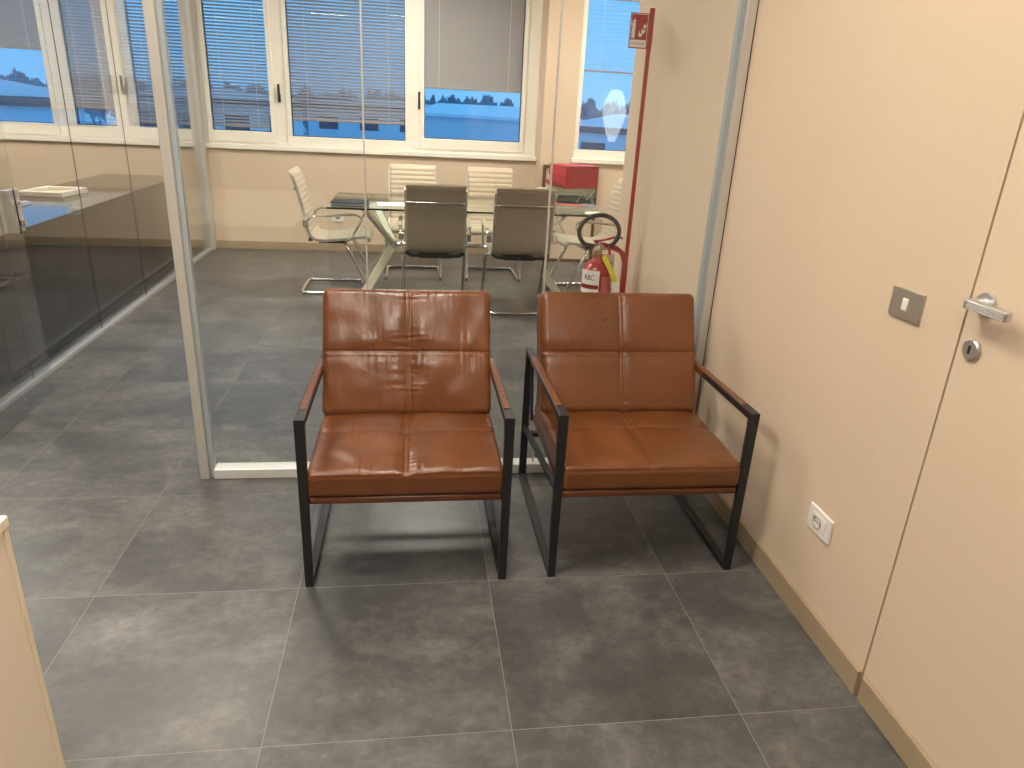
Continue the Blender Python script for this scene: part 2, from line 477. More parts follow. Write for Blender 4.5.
# open glass door
gd = empty('glass_door', (-1.975, .76, 0), math.atan2(.075, .94))
tag(gd, 'frameless glass door standing open beside the left partition, with lock and lever', 'glass door')
obj('door_glass', bx((-.005, .0, .012), (.005, .935, 2.4), .001, 1), GLASSB, gd)
lk = obj('lock_case', bx((-.020, .835, .805), (.020, .932, .995), .003, 2), SATIN, gd)
bm = bx((.020, .872, .80), (.0235, .876, 1.0)); obj('lock_seam', bm, RUBBER, lk)
bm = B(); tube(bm, rnd([(.018, .90, .935), (.07, .90, .935), (.07, .78, .935)], .012), .009, 12)
obj('door_handle', bm, CHROME, gd, smooth=True)
bm = B(); lathe(bm, [(0, 0), (.017, 0), (.017, .012), (.012, .018), (0, .018)], 20)
bm.transform(Matrix.Translation((.022, .895, .845)) @ Matrix.Rotation(math.pi/2, 4, 'Y'))
obj('lock_cylinder', bm, CHROME, gd, smooth=True)
bm = bx((-.018, -.01, .0), (.018, .05, .05), .003, 1); box(bm, (-.018, -.01, 2.36), (.018, .05, 2.42), .003, 1)
obj('pivot_hinge', bm, ALUB, gd)
obj('door_post', bx((-2.055, .725, 0), (-2.0, .785, H), .002, 1), ALU).name = 'door_post'
tag(bpy.data.objects['door_post'], 'aluminium post at the hinge side of the open glass door, left of frame', 'post')

# ------------------------------------------------------------------ leather armchairs
def cushion(w, d, t, r, seed, seams, wr, res=.0044, puff=.008, side_seam=None):
    """leather cushion; top is +z. seams: list of ('x'|'y', position, double)"""
    nx, ny, nz_ = int(w/res), int(d/res), max(6, int(t/res))
    bm = B(); V = {}
    def edge(i, n):                       # denser rows near the ends
        return i/n
    def vert(i, j, k):
        key = (i, j, k)
        if key in V: return V[key]
        x = w*(i/nx-.5); y = d*(j/ny-.5); z = t*(k/nz_)
        cx = max(-w/2+r, min(w/2-r, x)); cy = max(-d/2+r, min(d/2-r, y)); cz = max(r, min(t-r, z))
        q = Vector((x-cx, y-cy, z-cz))
        n = Vector((0, 0, 1))
        if q.length > 1e-7:
            m = max(abs(q.x), abs(q.y), abs(q.z)); n = q.normalized()
            p = Vector((cx, cy, cz))+n*m if True else None
            p = Vector((cx, cy, cz))+n*min(r, m if m > 0 else 0)
        else: p = Vector((x, y, z))
        wt = max(0, n.z) if k >= nz_-1 or n.z > .3 else 0
        u, v = 2*p.x/w, 2*p.y/d
        h = puff*(1-abs(u)**3)*(1-abs(v)**3)
        P = Vector((p.x*1, p.y*1, seed*3.7))
        # soft unevenness
        h += wr*.0065*noise.noise(P*5)+wr*.0042*noise.noise(P*13+Vector((4, 1, 2)))
        for ax, pos, dbl in seams:
            a = (p.x-pos) if ax == 'x' else (p.y-pos)
            along = p.y if ax == 'x' else p.x
            if dbl:
                h += -.0050*math.exp(-((abs(a)-.0068)/.0024)**2) - .005*math.exp(-(a/.026)**2)
            else:
                h += -.0065*math.exp(-(a/.0035)**2) - .0045*math.exp(-(a/.025)**2) + .0022*math.exp(-((a+.010)/.006)**2)
            gate = max(0, noise.noise(Vector((along*7+seed, pos*9, 1.3)))+.25)
            pk = noise.noise(Vector((along*95, a*9+seed, pos*17)))
            h += wr*gate*.0120*pk*math.exp(-abs(a)/.030)*(1-math.exp(-abs(a)/.004))
        # puckers along the outer edge
        e = min(1-abs(u), 1)*w/2; e2 = (1-abs(v))*d/2
        pk = noise.noise(Vector((p.x*85, p.y*8, seed+5.)))
        h += wr*.0080*pk*math.exp(-e2/.028)*max(0, noise.noise(Vector((p.x*6, seed, 0)))+.35)
        p = p+Vector((0, 0, 1))*h*wt
        # sides: a small roll and a seam line below the top edge
        if wt < .5:
            p += n*(.003*noise.noise(Vector((p.x*8, p.y*8, p.z*20+seed))))*wr
            if side_seam is not None:
                p -= Vector((n.x, n.y, 0))*.0035*math.exp(-((p.z-side_seam)/.004)**2)
        V[key] = bm.verts.new(p); return V[key]
    for i in range(nx):
        for j in range(ny):
            for k in (0, nz_): bm.faces.new((vert(i, j, k), vert(i+1, j, k), vert(i+1, j+1, k), vert(i, j+1, k)))
    for i in range(nx):
        for k in range(nz_):
            for j in (0, ny): bm.faces.new((vert(i, j, k), vert(i+1, j, k), vert(i+1, j, k+1), vert(i, j, k+1)))
    for j in range(ny):
        for k in range(nz_):
            for i in (0, nx): bm.faces.new((vert(i, j, k), vert(i, j+1, k), vert(i, j+1, k+1), vert(i, j, k+1)))
    return bm

def armchair(loc, label, seed, wr, zf, zr):
    t = empty('leather_armchair', loc); tag(t, label, 'armchair')
    W = .316; b = .0096                       # half outer width, half bar width
    D = .700
    for s in (-1, 1):
        x = s*(W-b)
        bm = B()
        loop = [(x, b, b), (x, b, zf), (x, D-b, zr), (x, D-b, b)]
        sweep(bm, loop, [(-b, -b), (b, -b), (b, b), (-b, b)], closed=True, up=Vector((1, 0, 0)))
        f = obj('side_frame', bm, BLACK, t)
        m = f.modifiers.new('bevel', 'BEVEL'); m.width = .0015; m.segments = 2
        # leather sleeve on the arm
        a0, a1 = .080, D-.135
        def P(y): return Vector((x, y, zf+(zr-zf)*(y-b)/(D-2*b)))
        c = .0135; k = .0045
        prof = [(-c, -c+k), (-c+k, -c), (c-k, -c), (c, -c+k), (c, c-k), (c-k, c), (-c+k, c), (-c, c-k)]
        bm = B(); n = 40; pts = [P(a0+(a1-a0)*i/n) for i in range(n+1)]
        sweep(bm, pts, prof, up=Vector((0, 0, 1)))
        for v in bm.verts:
            v.co += Vector((0, 0, .0018*noise.noise(Vector((s*3+seed, v.co.y*90, v.co.x*30)))*wr))
        obj('arm_cover', bm, LEATHER, f, smooth=True)
        # seat support rail on each side
        bm = B()
        sweep(bm, [(s*(W-.0096), .02, .318), (s*(W-.0096), D-.02, .232)], [(-.008, -.010), (.008, -.010), (.008, .010), (-.008, .010)])
        obj('seat_rail', bm, BLACK, t)
    bm = bx((-W+.02, .13, .276), (W-.02, .155, .293), .002, 1)
    obj('cross_bar', bm, BLACK, t)
    obj('cross_bar', bx((-W+.02, D-.12, .235), (W-.02, D-.095, .255), .002, 1), BLACK, t)
    # seat, tipped slightly back
    tilt = Matrix.Rotation(R(.3), 4, 'X')
    sw, sd = .594, .560
    bm = cushion(sw, sd, .088, .020, seed, [('x', 0, True), ('y', .000, False)], wr, side_seam=.072, puff=.010)
    bm.transform(Matrix.Translation((0, -.004, .322)) @ tilt @ Matrix.Translation((0, sd/2, 0)))
    obj('seat_cushion', bm, LEATHER, t, smooth='all')
    bm = bx((-sw/2+.004, .006, 0), (sw/2-.004, sd+.05, .026), .009, 3)
    bm.transform(Matrix.Translation((0, .0, .294)) @ tilt)
    obj('seat_base', bm, LEATHERD, t, smooth=True)
    # back cushion: front face is local +z turned to the camera
    bw, bh, bt = .592, .450, .085
    bm = cushion(bw, bh, bt, .024, seed+3, [('x', .003, True), ('y', .000, False)], wr, side_seam=.062, puff=.010)
    lean = R(66.5)
    mt = Matrix.Translation((0, .400, .416)) @ Matrix.Rotation(lean, 4, 'X') @ Matrix.Translation((0, bh/2, -bt))
    bm.transform(mt)
    obj('back_cushion', bm, LEATHER, t, smooth='all')
    # upholstered shell behind it
    bm = bx((-bw/2+.002, -.08, -bt-.038), (bw/2-.002, bh-.035, -bt+.004), .014, 3)
    bm.transform(Matrix.Translation((0, .400, .416)) @ Matrix.Rotation(lean, 4, 'X'))
    obj('back_shell', bm, LEATHERD, t, smooth=True)
    for s in (-1, 1):
        bm = B(); sweep(bm, [(s*(W-.019), .60, .30), (s*(W-.019), .676, .55)], [(-.005, -.010), (.005, -.010), (.005, .010), (-.005, .010)])
        obj('back_bracket', bm, BLACK, t)
    return t
armchair((-.261, .0, 0), 'left brown leather armchair on black metal frame, with more wrinkled cushions', 1, 1.0, .566, .553)
armchair((.516, .005, 0), 'right brown leather armchair on black metal frame, beside the cream wall', 11, .50, .572, .560)

# ------------------------------------------------------------------ meeting chairs
def interp(pts, n):
    """Catmull-Rom through 2-D points"""
    out = []
    P = [pts[0]]+pts+[pts[-1]]
    for i in range(1, len(P)-2):
        p0, p1, p2, p3 = P[i-1], P[i], P[i+1], P[i+2]
        for k in range(n):
            t = k/n
            out.append(tuple(.5*((2*b)+(-a+c)*t+(2*a-5*b+4*c-d)*t*t+(-a+3*b-3*c+d)*t**3) for a, b, c, d in zip(p0, p1, p2, p3)))
    out.append(pts[-1]); return out

def meeting_chair():
    t = empty('meeting_chair')
    ctrl = [(.255, .415), (.262, .440), (.235, .455), (.12, .445), (0, .430), (-.11, .425), (-.175, .450), (-.205, .510),
            (-.225, .62), (-.250, .75), (-.285, .87), (-.305, .915), (-.325, .925)]
    prof = interp(ctrl, 7)
    # arc length for the ribs
    s = [0]
    for a, b in zip(prof, prof[1:]): s.append(s[-1]+math.dist(a, b))
    def normal(i):
        a = prof[max(0, i-1)]; b = prof[min(len(prof)-1, i+1)]
        tx, tz = b[0]-a[0], b[1]-a[1]; l = math.hypot(tx, tz) or 1
        return (tz/l, -tx/l)          # towards the sitter / upwards after sign fix
    # resample finely
    fine = []; L = s[-1]; n = 180; j = 0
    for i in range(n+1):
        u = L*i/n
        while j < len(s)-2 and s[j+1] < u: j += 1
        f = (u-s[j])/(s[j+1]-s[j]) if s[j+1] > s[j] else 0
        a, b = prof[j], prof[j+1]
        fine.append((a[0]+(b[0]-a[0])*f, a[1]+(b[1]-a[1])*f, u))
    top, bot = [], []
    for i, (y, z, u) in enumerate(fine):
        a = fine[max(0, i-1)]; b = fine[min(n, i+1)]
        tx, tz = b[0]-a[0], b[1]-a[1]; l = math.hypot(tx, tz) or 1
        ny, nz_ = tz/l, -tx/l
        if i < 5: pass
        rib = .0065*abs(math.sin(math.pi*u/.042))**.5
        top.append((y+ny*(.004+rib), z+nz_*(.004+rib))); bot.append((y-ny*.004, z-nz_*.004))
    bm = B(); w = .208; rows = []
    xs_ = [-w, -w+.012, -w+.03, 0, w-.03, w-.012, w]
    for (ty, tz), (by, bz) in zip(top, bot):
        r = []
        for k, x in enumerate(xs_):
            e = 0.35 if k in (0, 6) else 1
            r.append(bm.verts.new((x, by+(ty-by)*e, bz+(tz-bz)*e)))
        r2 = [bm.verts.new((x, by, bz)) for x in (w, -w)]
        rows.append(r+r2)
    M = 9
    for a, b in zip(rows, rows[1:]):
        for k in range(M): bm.faces.new((a[k], a[(k+1) % M], b[(k+1) % M], b[k]))
    bm.faces.new(rows[0]); bm.faces.new(rows[-1][::-1])
    obj('seat_sling', bm, CREAM, t, smooth=True)
    # plain cover on the rear of the backrest
    back = [(y, z) for y, z, u in fine if z > .452 and y < -.1]
    bm = B(); rr = []
    for i, (y, z) in enumerate(back):
        a = back[max(0, i-1)]; b = back[min(len(back)-1, i+1)]
        tx, tz = b[0]-a[0], b[1]-a[1]; l = math.hypot(tx, tz) or 1
        ny, nz_ = tz/l, -tx/l
        if i > len(back)-8: continue
        rr.append([bm.verts.new((sx*.200, y-ny*d, z-nz_*d)) for sx, d in ((-1, .005), (1, .005), (1, .010), (-1, .010))])
    for a, b in zip(rr, rr[1:]):
        for k in range(4): bm.faces.new((a[k], a[(k+1) % 4], b[(k+1) % 4], b[k]))
    bm.faces.new(rr[0]); bm.faces.new(rr[-1][::-1])
    obj('back_cover', bm, TAUPE, t, smooth=True)
    # aluminium side ribs
    for sx in (-1, 1):
        bm = B()
        sweep(bm, [(sx*.214, y-.003, z-.003) for y, z, u in fine[4:-8:3]], [(-.010, -.005), (.010, -.005), (.010, .005), (-.010, .005)], up=Vector((1, 0, 0)))
        obj('side_rib', bm, SATIN, t)
    # back and seat spreaders
    bm = B(); tube(bm, rnd([(-.214, -.265, .80), (-.19, -.292, .805), (.19, -.292, .805), (.214, -.265, .80)], .02), .008, 10)
    obj('back_spreader', bm, CHROME, t, smooth=True)
    bm = B()
    sweep(bm, [(-.21, -.185, .435), (-.17, -.195, .415), (.17, -.195, .415), (.21, -.185, .435)], [(-.014, -.009), (.014, -.009), (.014, .009), (-.014, .009)])
    box(bm, (-.12, -.14, .385), (.12, .06, .405), .004, 1)
    obj('seat_spreader', bm, BLACK, t)
    # cantilever base, one bent tube
    pts = rnd([(-.16, .07, .398), (-.235, .09, .385), (-.235, .275, .0125), (-.235, -.275, .0135), (.235, -.275, .0135),
               (.235, .275, .0125), (.235, .09, .385), (.16, .07, .398)], .05, 6)
    bm = B(); tube(bm, pts, .0135, 10)
    obj('cantilever_base', bm, CHROME, t, smooth=True)
    bm = B(); tube(bm, [(-.2, .08, .396), (.2, .08, .396)], .011, 8); obj('base_cross_tube', bm, CHROME, t, smooth=True)
    for sx in (-1, 1):
        x = sx*.252
        bm = B()
        pp = rnd([(sx*.222, -.212, .545), (x, -.212, .56), (x, -.17, .605), (x, .17, .632), (x, .215, .60), (x, .12, .44), (sx*.222, .10, .435)], .035, 6)
        tube(bm, pp, .009, 8)
        a = obj('armrest', bm, CHROME, t, smooth=True)
        bm = B(); q = Vector((x, -.14, .616)); r_ = Vector((x, .16, .641))
        sweep(bm, [q, r_], [(-.017, -.006), (.017, -.006), (.014, .006), (-.014, .006)])
        obj('arm_pad', bm, CREAM, a)
        bm = bx((min(sx*.222, sx*.262), -.232, .530), (max(sx*.222, sx*.262), -.192, .585), .006, 2)
        obj('arm_joint', bm, CHROME, a)
    return t
ch = meeting_chair()
spots = [((-.845, 3.98, 0), -90, 'cream ribbed chair at the left end of the glass table, seen from the side'),
         ((-.085, 3.49, 0), 0, 'left one of the two chairs with taupe backs turned to the glass wall'),
         ((.545, 3.47, 0), 0, 'right one of the two chairs with taupe backs turned to the glass wall'),
         ((-.245, 4.52, 0), 180, 'left cream ribbed chair facing the camera across the table, under the window'),
         ((.455, 4.52, 0), 180, 'right cream ribbed chair facing the camera across the table, under the window'),
         ((1.22, 3.98, 0), 97, 'cream ribbed chair at the right end of the table, behind the fire extinguisher')]
for i, (p, a, lab) in enumerate(spots):
    c = ch if i == 0 else copy_tree(ch)
    c.location = p; c.rotation_euler = (0, 0, R(a)); tag(c, lab, 'chair', 'chairs around the glass meeting table')

# ------------------------------------------------------------------ glass meeting table
tb = empty('meeting_table', (.145, 3.80, 0))
tag(tb, 'glass-topped meeting table on cream crossed legs with six chairs around it', 'table')
TY0, TY1 = -.46, .45
obj('glass_top', bx((-1.0, TY0, .722), (1.0, TY1, .734), .002, 1), TGLASS, tb)
bm = B()
for e in (TY0, TY1-.002): box(bm, (-1.0, e, .7215), (1.0, e+.002, .7345))
box(bm, (-1.0, TY0, .7215), (-.998, TY1, .7345)); box(bm, (.998, TY0, .7215), (1.0, TY1, .7345))
obj('polished_edge', bm, mat('dark green glass edge', (.01, .025, .02, 1), .15), tb)
for sx in (-1, 1):
    X = lambda v: sx*v
    hubp = Vector((X(.545), .02, .40))
    for sy in (-1, 1):
        foot = Vector((X(.80), sy*.33, .012)); top = Vector((X(.73), -sy*.40, .712))
        pts = [foot, hubp+Vector((0, -sy*.0, 0)), top]
        bm = B(); sweep(bm, rnd(pts, .05, 5), [(-.011, -.030), (.011, -.030), (.011, .030), (-.011, .030)], up=Vector((sx*.7, 0, .7)))
        lg = obj('leg', bm, TABLEG, tb)
        bm = B(); lathe(bm, [(0, 0), (.03, 0), (.03, .008), (0, .008)], 20, foot+Vector((0, 0, -.012))); obj('foot_pad', bm, CHROME, lg)
        bm = B(); lathe(bm, [(0, 0), (.035, 0), (.035, .008), (0, .008)], 20, top+Vector((0, 0, .002))); obj('glass_pad', bm, CHROME, lg)
    bm = B(); lathe(bm, [(0, -.03), (.035, -.03), (.035, .03), (0, .03)], 20)
    bm.transform(Matrix.Translation(hubp) @ Matrix.Rotation(math.pi/2, 4, 'X')); obj('hub', bm, CHROME, tb, smooth=True)
bm = B(); tube(bm, [(-.54, .02, .40), (.54, .02, .40)], .018, 12); obj('stretcher', bm, CHROME, tb, smooth=True)

# things lying on the table (top at z = .7345)
TZ = .7345
def slab(name, c, size, rz, m, label, cat, z=TZ, bev=.001):
    o = obj(name, bx((-size[0]/2, -size[1]/2, 0), (size[0]/2, size[1]/2, size[2]), bev, 1), m)
    o.location = (c[0], c[1], z); o.rotation_euler = (0, 0, R(rz)); return tag(o, label, cat)
lap = empty('document_folder', (-.70, 3.52, TZ), R(-3)); tag(lap, 'black document folder lying on the left end of the glass table', 'folder')
obj('cover', bx((-.13, -.10, 0), (.13, .10, .004), .001, 1), RUBBER, lap)
obj('pages', bx((-.125, -.095, .004), (.125, .095, .020), .001, 1), mat('grey paper block', (.30, .30, .30, 1), .6), lap)
obj('cover', bx((-.13, -.10, .020), (.13, .10, .024), .001, 1), RUBBER, lap)
slab('reflection_sheet', (-.36, 3.62), (.297, .21, .0012), 8, PAPER, 'white sheet standing in for the pale reflection on the glass table beside the black folder', 'paper', bev=0)  # white sheet laid where the glass top has a whitish reflection

# pile at the right end of the table
PLX, PLY = .98, 3.58
slab('paper_stack', (PLX, PLY+.03), (.33, .40, .045), 2, mat('beige paper stack', (.52, .50, .40, 1), .6, vary=(60, .2)), 'beige paper stack at the bottom of the pile on the right table end', 'paper stack')
mg = empty('magazine', (PLX-.01, PLY-.04, TZ+.0455), R(-3)); tag(mg, 'grey magazine with orange and blue cover on the paper stack', 'magazine')
obj('pages', bx((-.165, -.125, 0), (.165, .125, .012), .001, 1), mat('grey magazine cover', (.33, .34, .40, 1), .3), mg)
obj('cover_picture', bx((-.155, -.12, .0121), (.06, -.02, .0126)), mat('orange print', (.75, .16, .03, 1), .3), mg)
obj('cover_band', bx((-.11, .0, .0121), (.05, .07, .0126)), mat('blue print', (.05, .09, .35, 1), .3), mg)
tr = empty('desk_tray', (PLX+.015, PLY+.10, TZ+.0585), R(2)); tag(tr, 'translucent letter tray between the magazine and the red box', 'tray')
ACR = glass_mat('smoked acrylic', (.60, .66, .64, 1), f0=.06)
obj('tray_floor', bx((-.15, -.12, 0), (.15, .12, .004)), ACR, tr)
obj('tray_side', bx((-.15, -.12, .004), (-.146, .12, .105)), ACR, tr)
obj('tray_side', bx((.146, -.12, .004), (.15, .12, .105)), ACR, tr)
obj('tray_back', bx((-.146, .116, .004), (.146, .12, .105)), ACR, tr)
bm = bx((-.135, -.10, .005), (.12, .10, .035), .002, 1); obj('papers', bm, mat('dark folder', (.05, .09, .08, 1), .5), tr)
bm = B(); tube(bm, rnd([(.0, -.115, .0), (.05, -.115, .095), (.08, -.115, .02), (.14, -.115, .1)], .02), .003, 6); obj('wire', bm, CHROME, tr)
slab('white_binder', (.755, 3.60), (.07, .26, .15), 3, PAPER, 'white ring binder standing left of the pile, under the red box', 'binder', bev=.004)
rb = empty('red_box_file', (.985, 3.69, TZ+.1650), R(22)); tag(rb, 'red cardboard box file lying on top of the pile', 'box file')
bm = bx((-.14, -.12, 0), (.15, .12, .160), .004, 2)
obj('box_body', bm, REDBOX, rb)
bm = bx((-.146, -.123, .085), (-.130, .123, .162), .003, 1)
obj('lid_flap', bm, REDBOX, rb)
obj('lid', bx((-.146, -.126, .158), (.156, .126, .166), .002, 1), REDBOX, rb)
bm = prism(B(), [(-.185, .045), (-.142, .002), (-.142, .008), (-.185, .052)], -.12, .12, Matrix.Rotation(math.pi/2, 4, 'X') @ Matrix.Scale(-1, 4, (0, 0, 1)))
obj('open_flap', bm, REDBOX, rb)
slab('crumpled_tissue', (1.09, 3.372), (.12, .07, .02), 20, PAPER, 'crumpled white paper on the table corner right of the pile', 'paper', bev=.008)

# large framed panel leaning against the back wall
fr = empty('framed_panel', (1.310, YB2-.05, .0), 0); tag(fr, 'tall panel in a dark brown wooden frame leaning on the wall behind the pile', 'framed panel')
BRN = mat('dark brown wood', (.085, .045, .025, 1), .45, vary=(14, .2))
bm = B(); rot = Matrix.Rotation(R(-2.0), 4, 'X')
for lo, hi in (((-.28, -.02, 0), (-.25, .01, .95)), ((.25, -.02, 0), (.28, .01, .95)), ((-.25, -.02, .92), (.25, .01, .95)), ((-.25, -.02, 0), (.25, .01, .03))):
    box(bm, lo, hi, .003, 1)
bm.transform(rot); obj('frame', bm, BRN, fr)
bm = bx((-.25, -.004, .03), (.25, .004, .92)); bm.transform(rot); obj('panel', bm, mat('beige panel', (.60, .50, .37, 1), .6), fr)

# ------------------------------------------------------------------ fire extinguisher on its stand
EX, EY = .742, 1.80
st = empty('extinguisher_stand', (.90, EY, 0)); tag(st, 'tall red metal stand with a sign on top, holding the fire extinguisher', 'stand')
bm = bx((-.010, -.006, .0), (.010, .006, 1.745), .001, 1); box(bm, (-.012, -.007, 1.735), (.012, .007, 1.925), .002, 1)
obj('pole', bm, RED, st)
bm = bx((-.30, -.15, .0), (.04, .15, .012), .004, 1)
obj('base_plate', bm, RED, st)
obj('shelf_plate', bx((-.25, -.09, .195), (-.0, .09, .203), .001, 1), RED, st)
bm = B(); sweep(bm, rnd([(-.004, 0, .40), (-.004, 0, .70), (-.03, 0, .755), (-.13, 0, .79)], .05), [(-.012, -.017), (.012, -.017), (.012, .017), (-.012, .017)], up=Vector((0, 1, 0)))
obj('hook_bracket', bm, RED, st)
sg = obj('sign_board', bx((-.104, -.004, 1.745), (-.008, -.001, 1.900), .0005, 1), RED, st)
yF = -.0042
obj('sign_border', bx((-.1005, yF-.0006, 1.750), (-.0165, yF, 1.896)), PAPER, sg)
obj('sign_field', bx((-.0985, yF-.0012, 1.783), (-.0190, yF-.0006, 1.8935)), RED, sg)
def front(bm): return bm
bm = bx((-.094, yF-.0018, 1.789), (-.078, yF-.0012, 1.850), .0, 1)
prism(bm, [(-.094, 1.850), (-.078, 1.850), (-.082, 1.862), (-.090, 1.862)], 0, .0006, Matrix(((1,0,0,0),(0,0,1,yF-.0018),(0,1,0,0),(0,0,0,1))))
box(bm, (-.090, yF-.0018, 1.862), (-.076, yF-.0012, 1.867)); box(bm, (-.087, yF-.0018, 1.867), (-.083, yF-.0012, 1.876))
box(bm, (-.096, yF-.0018, 1.840), (-.0985, yF-.0012, 1.868))
obj('extinguisher_symbol', bm, PAPER, sg)
bm = B()
F_ = Matrix(((1,0,0,0),(0,0,1,yF-.0018),(0,1,0,0),(0,0,0,1)))
for dx, dz, s_ in ((-.048, 1.800, 1), (-.036, 1.815, .9), (-.030, 1.838, .7)):
    fl = [(-.012, .004), (-.004, -.004), (.006, .0), (.010, .012), (.006, .030), (.004, .016), (-.002, .008), (-.006, .016), (-.008, .026)]
    prism(bm, [(dx+a*s_, dz+b_*s_) for a, b_ in fl], 0, .0006, F_)
obj('flame_symbol', bm, PAPER, sg)
bm = text_bm('ESTINTORE', .0125, Matrix.Translation((-.0585, yF-.0010, 1.766)) @ Matrix.Rotation(math.pi/2, 4, 'X'))
obj('sign_lettering', bm, RED, sg)

ex = empty('fire_extinguisher', (EX, EY, .206)); tag(ex, 'red fire extinguisher with black hose loop and yellow tag, beside the red pole', 'fire extinguisher')
bm = B(); lathe(bm, [(0, 0), (.070, 0), (.082, .012), (.082, .40), (.080, .43), (.070, .463), (.050, .490), (.028, .505), (.024, .512), (.024, .53), (0, .53)], 40)
obj('cylinder', bm, RED, ex, smooth=True)
bm = B(); lathe(bm, [(.0835, .02), (.0838, .02), (.0838, .035), (.0835, .035)], 40); obj('base_band', bm, RUBBER, ex)
VB = mat('brass valve', (.55, .45, .30, 1), .3, metal=1)
bm = B(); lathe(bm, [(0, .528), (.022, .528), (.022, .565), (.016, .575), (.016, .60), (0, .60)], 20); obj('valve', bm, VB, ex, smooth=True)
bm = B()
sweep(bm, rnd([(-.03, 0, .600), (.02, 0, .606), (.10, 0, .628), (.125, 0, .618)], .015), [(-.010, -.005), (.010, -.005), (.010, .005), (-.010, .005)])
obj('squeeze_lever', bm, RED, ex)
bm = B()
sweep(bm, rnd([(-.02, 0, .590), (.03, 0, .588), (.10, 0, .572), (.125, 0, .548)], .02), [(-.011, -.006), (.011, -.006), (.011, .006), (-.011, .006)])
obj('carry_handle', bm, RED, ex)
bm = B(); lathe(bm, [(0, 0), (.015, 0), (.015, .012), (.013, .016), (0, .016)], 20)
bm.transform(Matrix.Translation((-.022, -.018, .565)) @ Matrix.Rotation(math.pi/2, 4, 'X')); obj('pressure_gauge', bm, CHROME, ex, smooth=True)
# hose loop
pts = []
cx, cz, rr = -.012, .652, .108
for k in range(0, 27):
    a = R(-122-(k*(304-10)/26)); pts.append((cx+rr*1.0*math.cos(a), -.03, cz+rr*.82*math.sin(a)))
pts = [(-.022, -.012, .575)]+pts[1:]
bm = B(); tube(bm, pts, .0115, 10); obj('hose', bm, RUBBER, ex, smooth=True)
bm = B(); tube(bm, [Vector(pts[-1]), Vector(pts[-1])+Vector((.008, .0, -.045))], .008, 10); obj('nozzle', bm, RED, ex, smooth=True)
# paper label, wrapped on the front of the cylinder
def wrap(bm, a0, a1, z0, z1, r, n=10):
    for k in range(n):
        q = [(r*math.cos(R(a0+(a1-a0)*(k+i)/n)), r*math.sin(R(a0+(a1-a0)*(k+i)/n))) for i in (0, 1)]
        v = [bm.verts.new((q[0][0], q[0][1], z0)), bm.verts.new((q[1][0], q[1][1], z0)), bm.verts.new((q[1][0], q[1][1], z1)), bm.verts.new((q[0][0], q[0][1], z1))]
        bm.faces.new(v)
    return bm
lb = obj('label', wrap(B(), 188, 268, .33, .455, .0826), PAPER, ex)
obj('label_stripe', wrap(B(), 190, 266, .355, .378, .0829), mat('dark red print', (.25, .02, .02, 1), .4), lb)
bm = text_bm('ABC', .040, Matrix())
for v in bm.verts:
    a = R(228)+v.co.x*.80/.083; rr_ = .0830+v.co.z
    v.co = Vector((rr_*math.cos(a), rr_*math.sin(a), .415+v.co.y))
obj('label_lettering', bm, RUBBER, lb)
obj('small_label', wrap(B(), 278, 325, .33, .425, .0827), mat('pinkish label', (.50, .13, .12, 1), .4), ex)
bm = B(); sweep(bm, [(.022, -.03, .525), (.055, -.06, .47), (.085, -.085, .40)], [(-.014, -.0006), (.014, -.0006), (.014, .0006), (-.014, .0006)], up=Vector((0, -1, .3)))
obj('yellow_tag', bm, mat('yellow tag', (.62, .55, .02, 1), .5), ex)
bm = B(); sweep(bm, [(.085, -.086, .40), (.10, -.088, .345)], [(-.014, -.0006), (.014, -.0006), (.014, .0006), (-.014, .0006)], up=Vector((0, -1, .3)))
obj('white_tag', bm, PAPER, ex)

# ------------------------------------------------------------------ black sideboard in the left office
sb = empty('sideboard', (-2.585, 3.40, 0), R(1.2)); tag(sb, 'long black gloss sideboard behind the left glass wall, window reflected in its top', 'sideboard')
obj('top', bx((-.33, -1.66, .715), (.31, 1.62, .742), .002, 1), LACQ, sb)
obj('body', bx((-.31, -1.64, .012), (.285, 1.60, .715), .002, 1), LACQ, sb)
obj('plinth', bx((-.30, -1.62, 0), (.278, 1.58, .012)), RUBBER, sb)
for k in range(4):
    y0 = -1.63+k*.805
    dd = obj('door', bx((-.325, y0, .06), (-.31, y0+.80, .705), .002, 1), LACQ, sb)
    bm = B(); tube(bm, [(-.335, y0+.76, .35), (-.335, y0+.76, .48)], .005, 8); obj('handle', bm, CHROME, dd, smooth=True)
ty = empty('shallow_tray', (-2.70, 3.50, .7425), R(-4)); tag(ty, 'shallow cream tray lying on the black sideboard behind the left glass', 'tray')
bm = B()
for lo, hi in (((-.14, -.17, 0), (.14, -.14, .035)), ((-.14, .14, 0), (.14, .17, .035)), ((-.14, -.14, 0), (-.11, .14, .035)), ((.11, -.14, 0), (.14, .14, .035))): box(bm, lo, hi, .003, 1)
obj('rim', bm, mat('cream tray', (.80, .74, .62, 1), .4), ty)
obj('tray_floor', bx((-.11, -.14, .003), (.11, .14, .012)), mat('tan tray floor', (.62, .50, .33, 1), .5), ty)

# ------------------------------------------------------------------ cream counter at lower left
rc = empty('reception_desk', (-1.6, -1.6, 0)); tag(rc, 'cream desk end panel with a rounded top at the lower left edge', 'desk')
def rl(bm): bm.transform(Matrix.Translation((1.6, 1.6, 0))); return bm
obj('side_panel', rl(bx((-.956, -2.5, .0), (-.926, -.785, .735), .003, 2)), COUNTER, rc)
obj('front_panel', rl(bx((-2.4, -.815, .0), (-.956, -.787, .735), .002, 1)), COUNTER, rc)
obj('desk_top', rl(bx((-2.4, -2.52, .735), (-.920, -.779, .757), .004, 3)), COUNTTOP, rc)
obj('edge_band', rl(bx((-.9265, -.795, .0), (-.9225, -.783, .735), .001, 1)), COUNTTOP, rc)

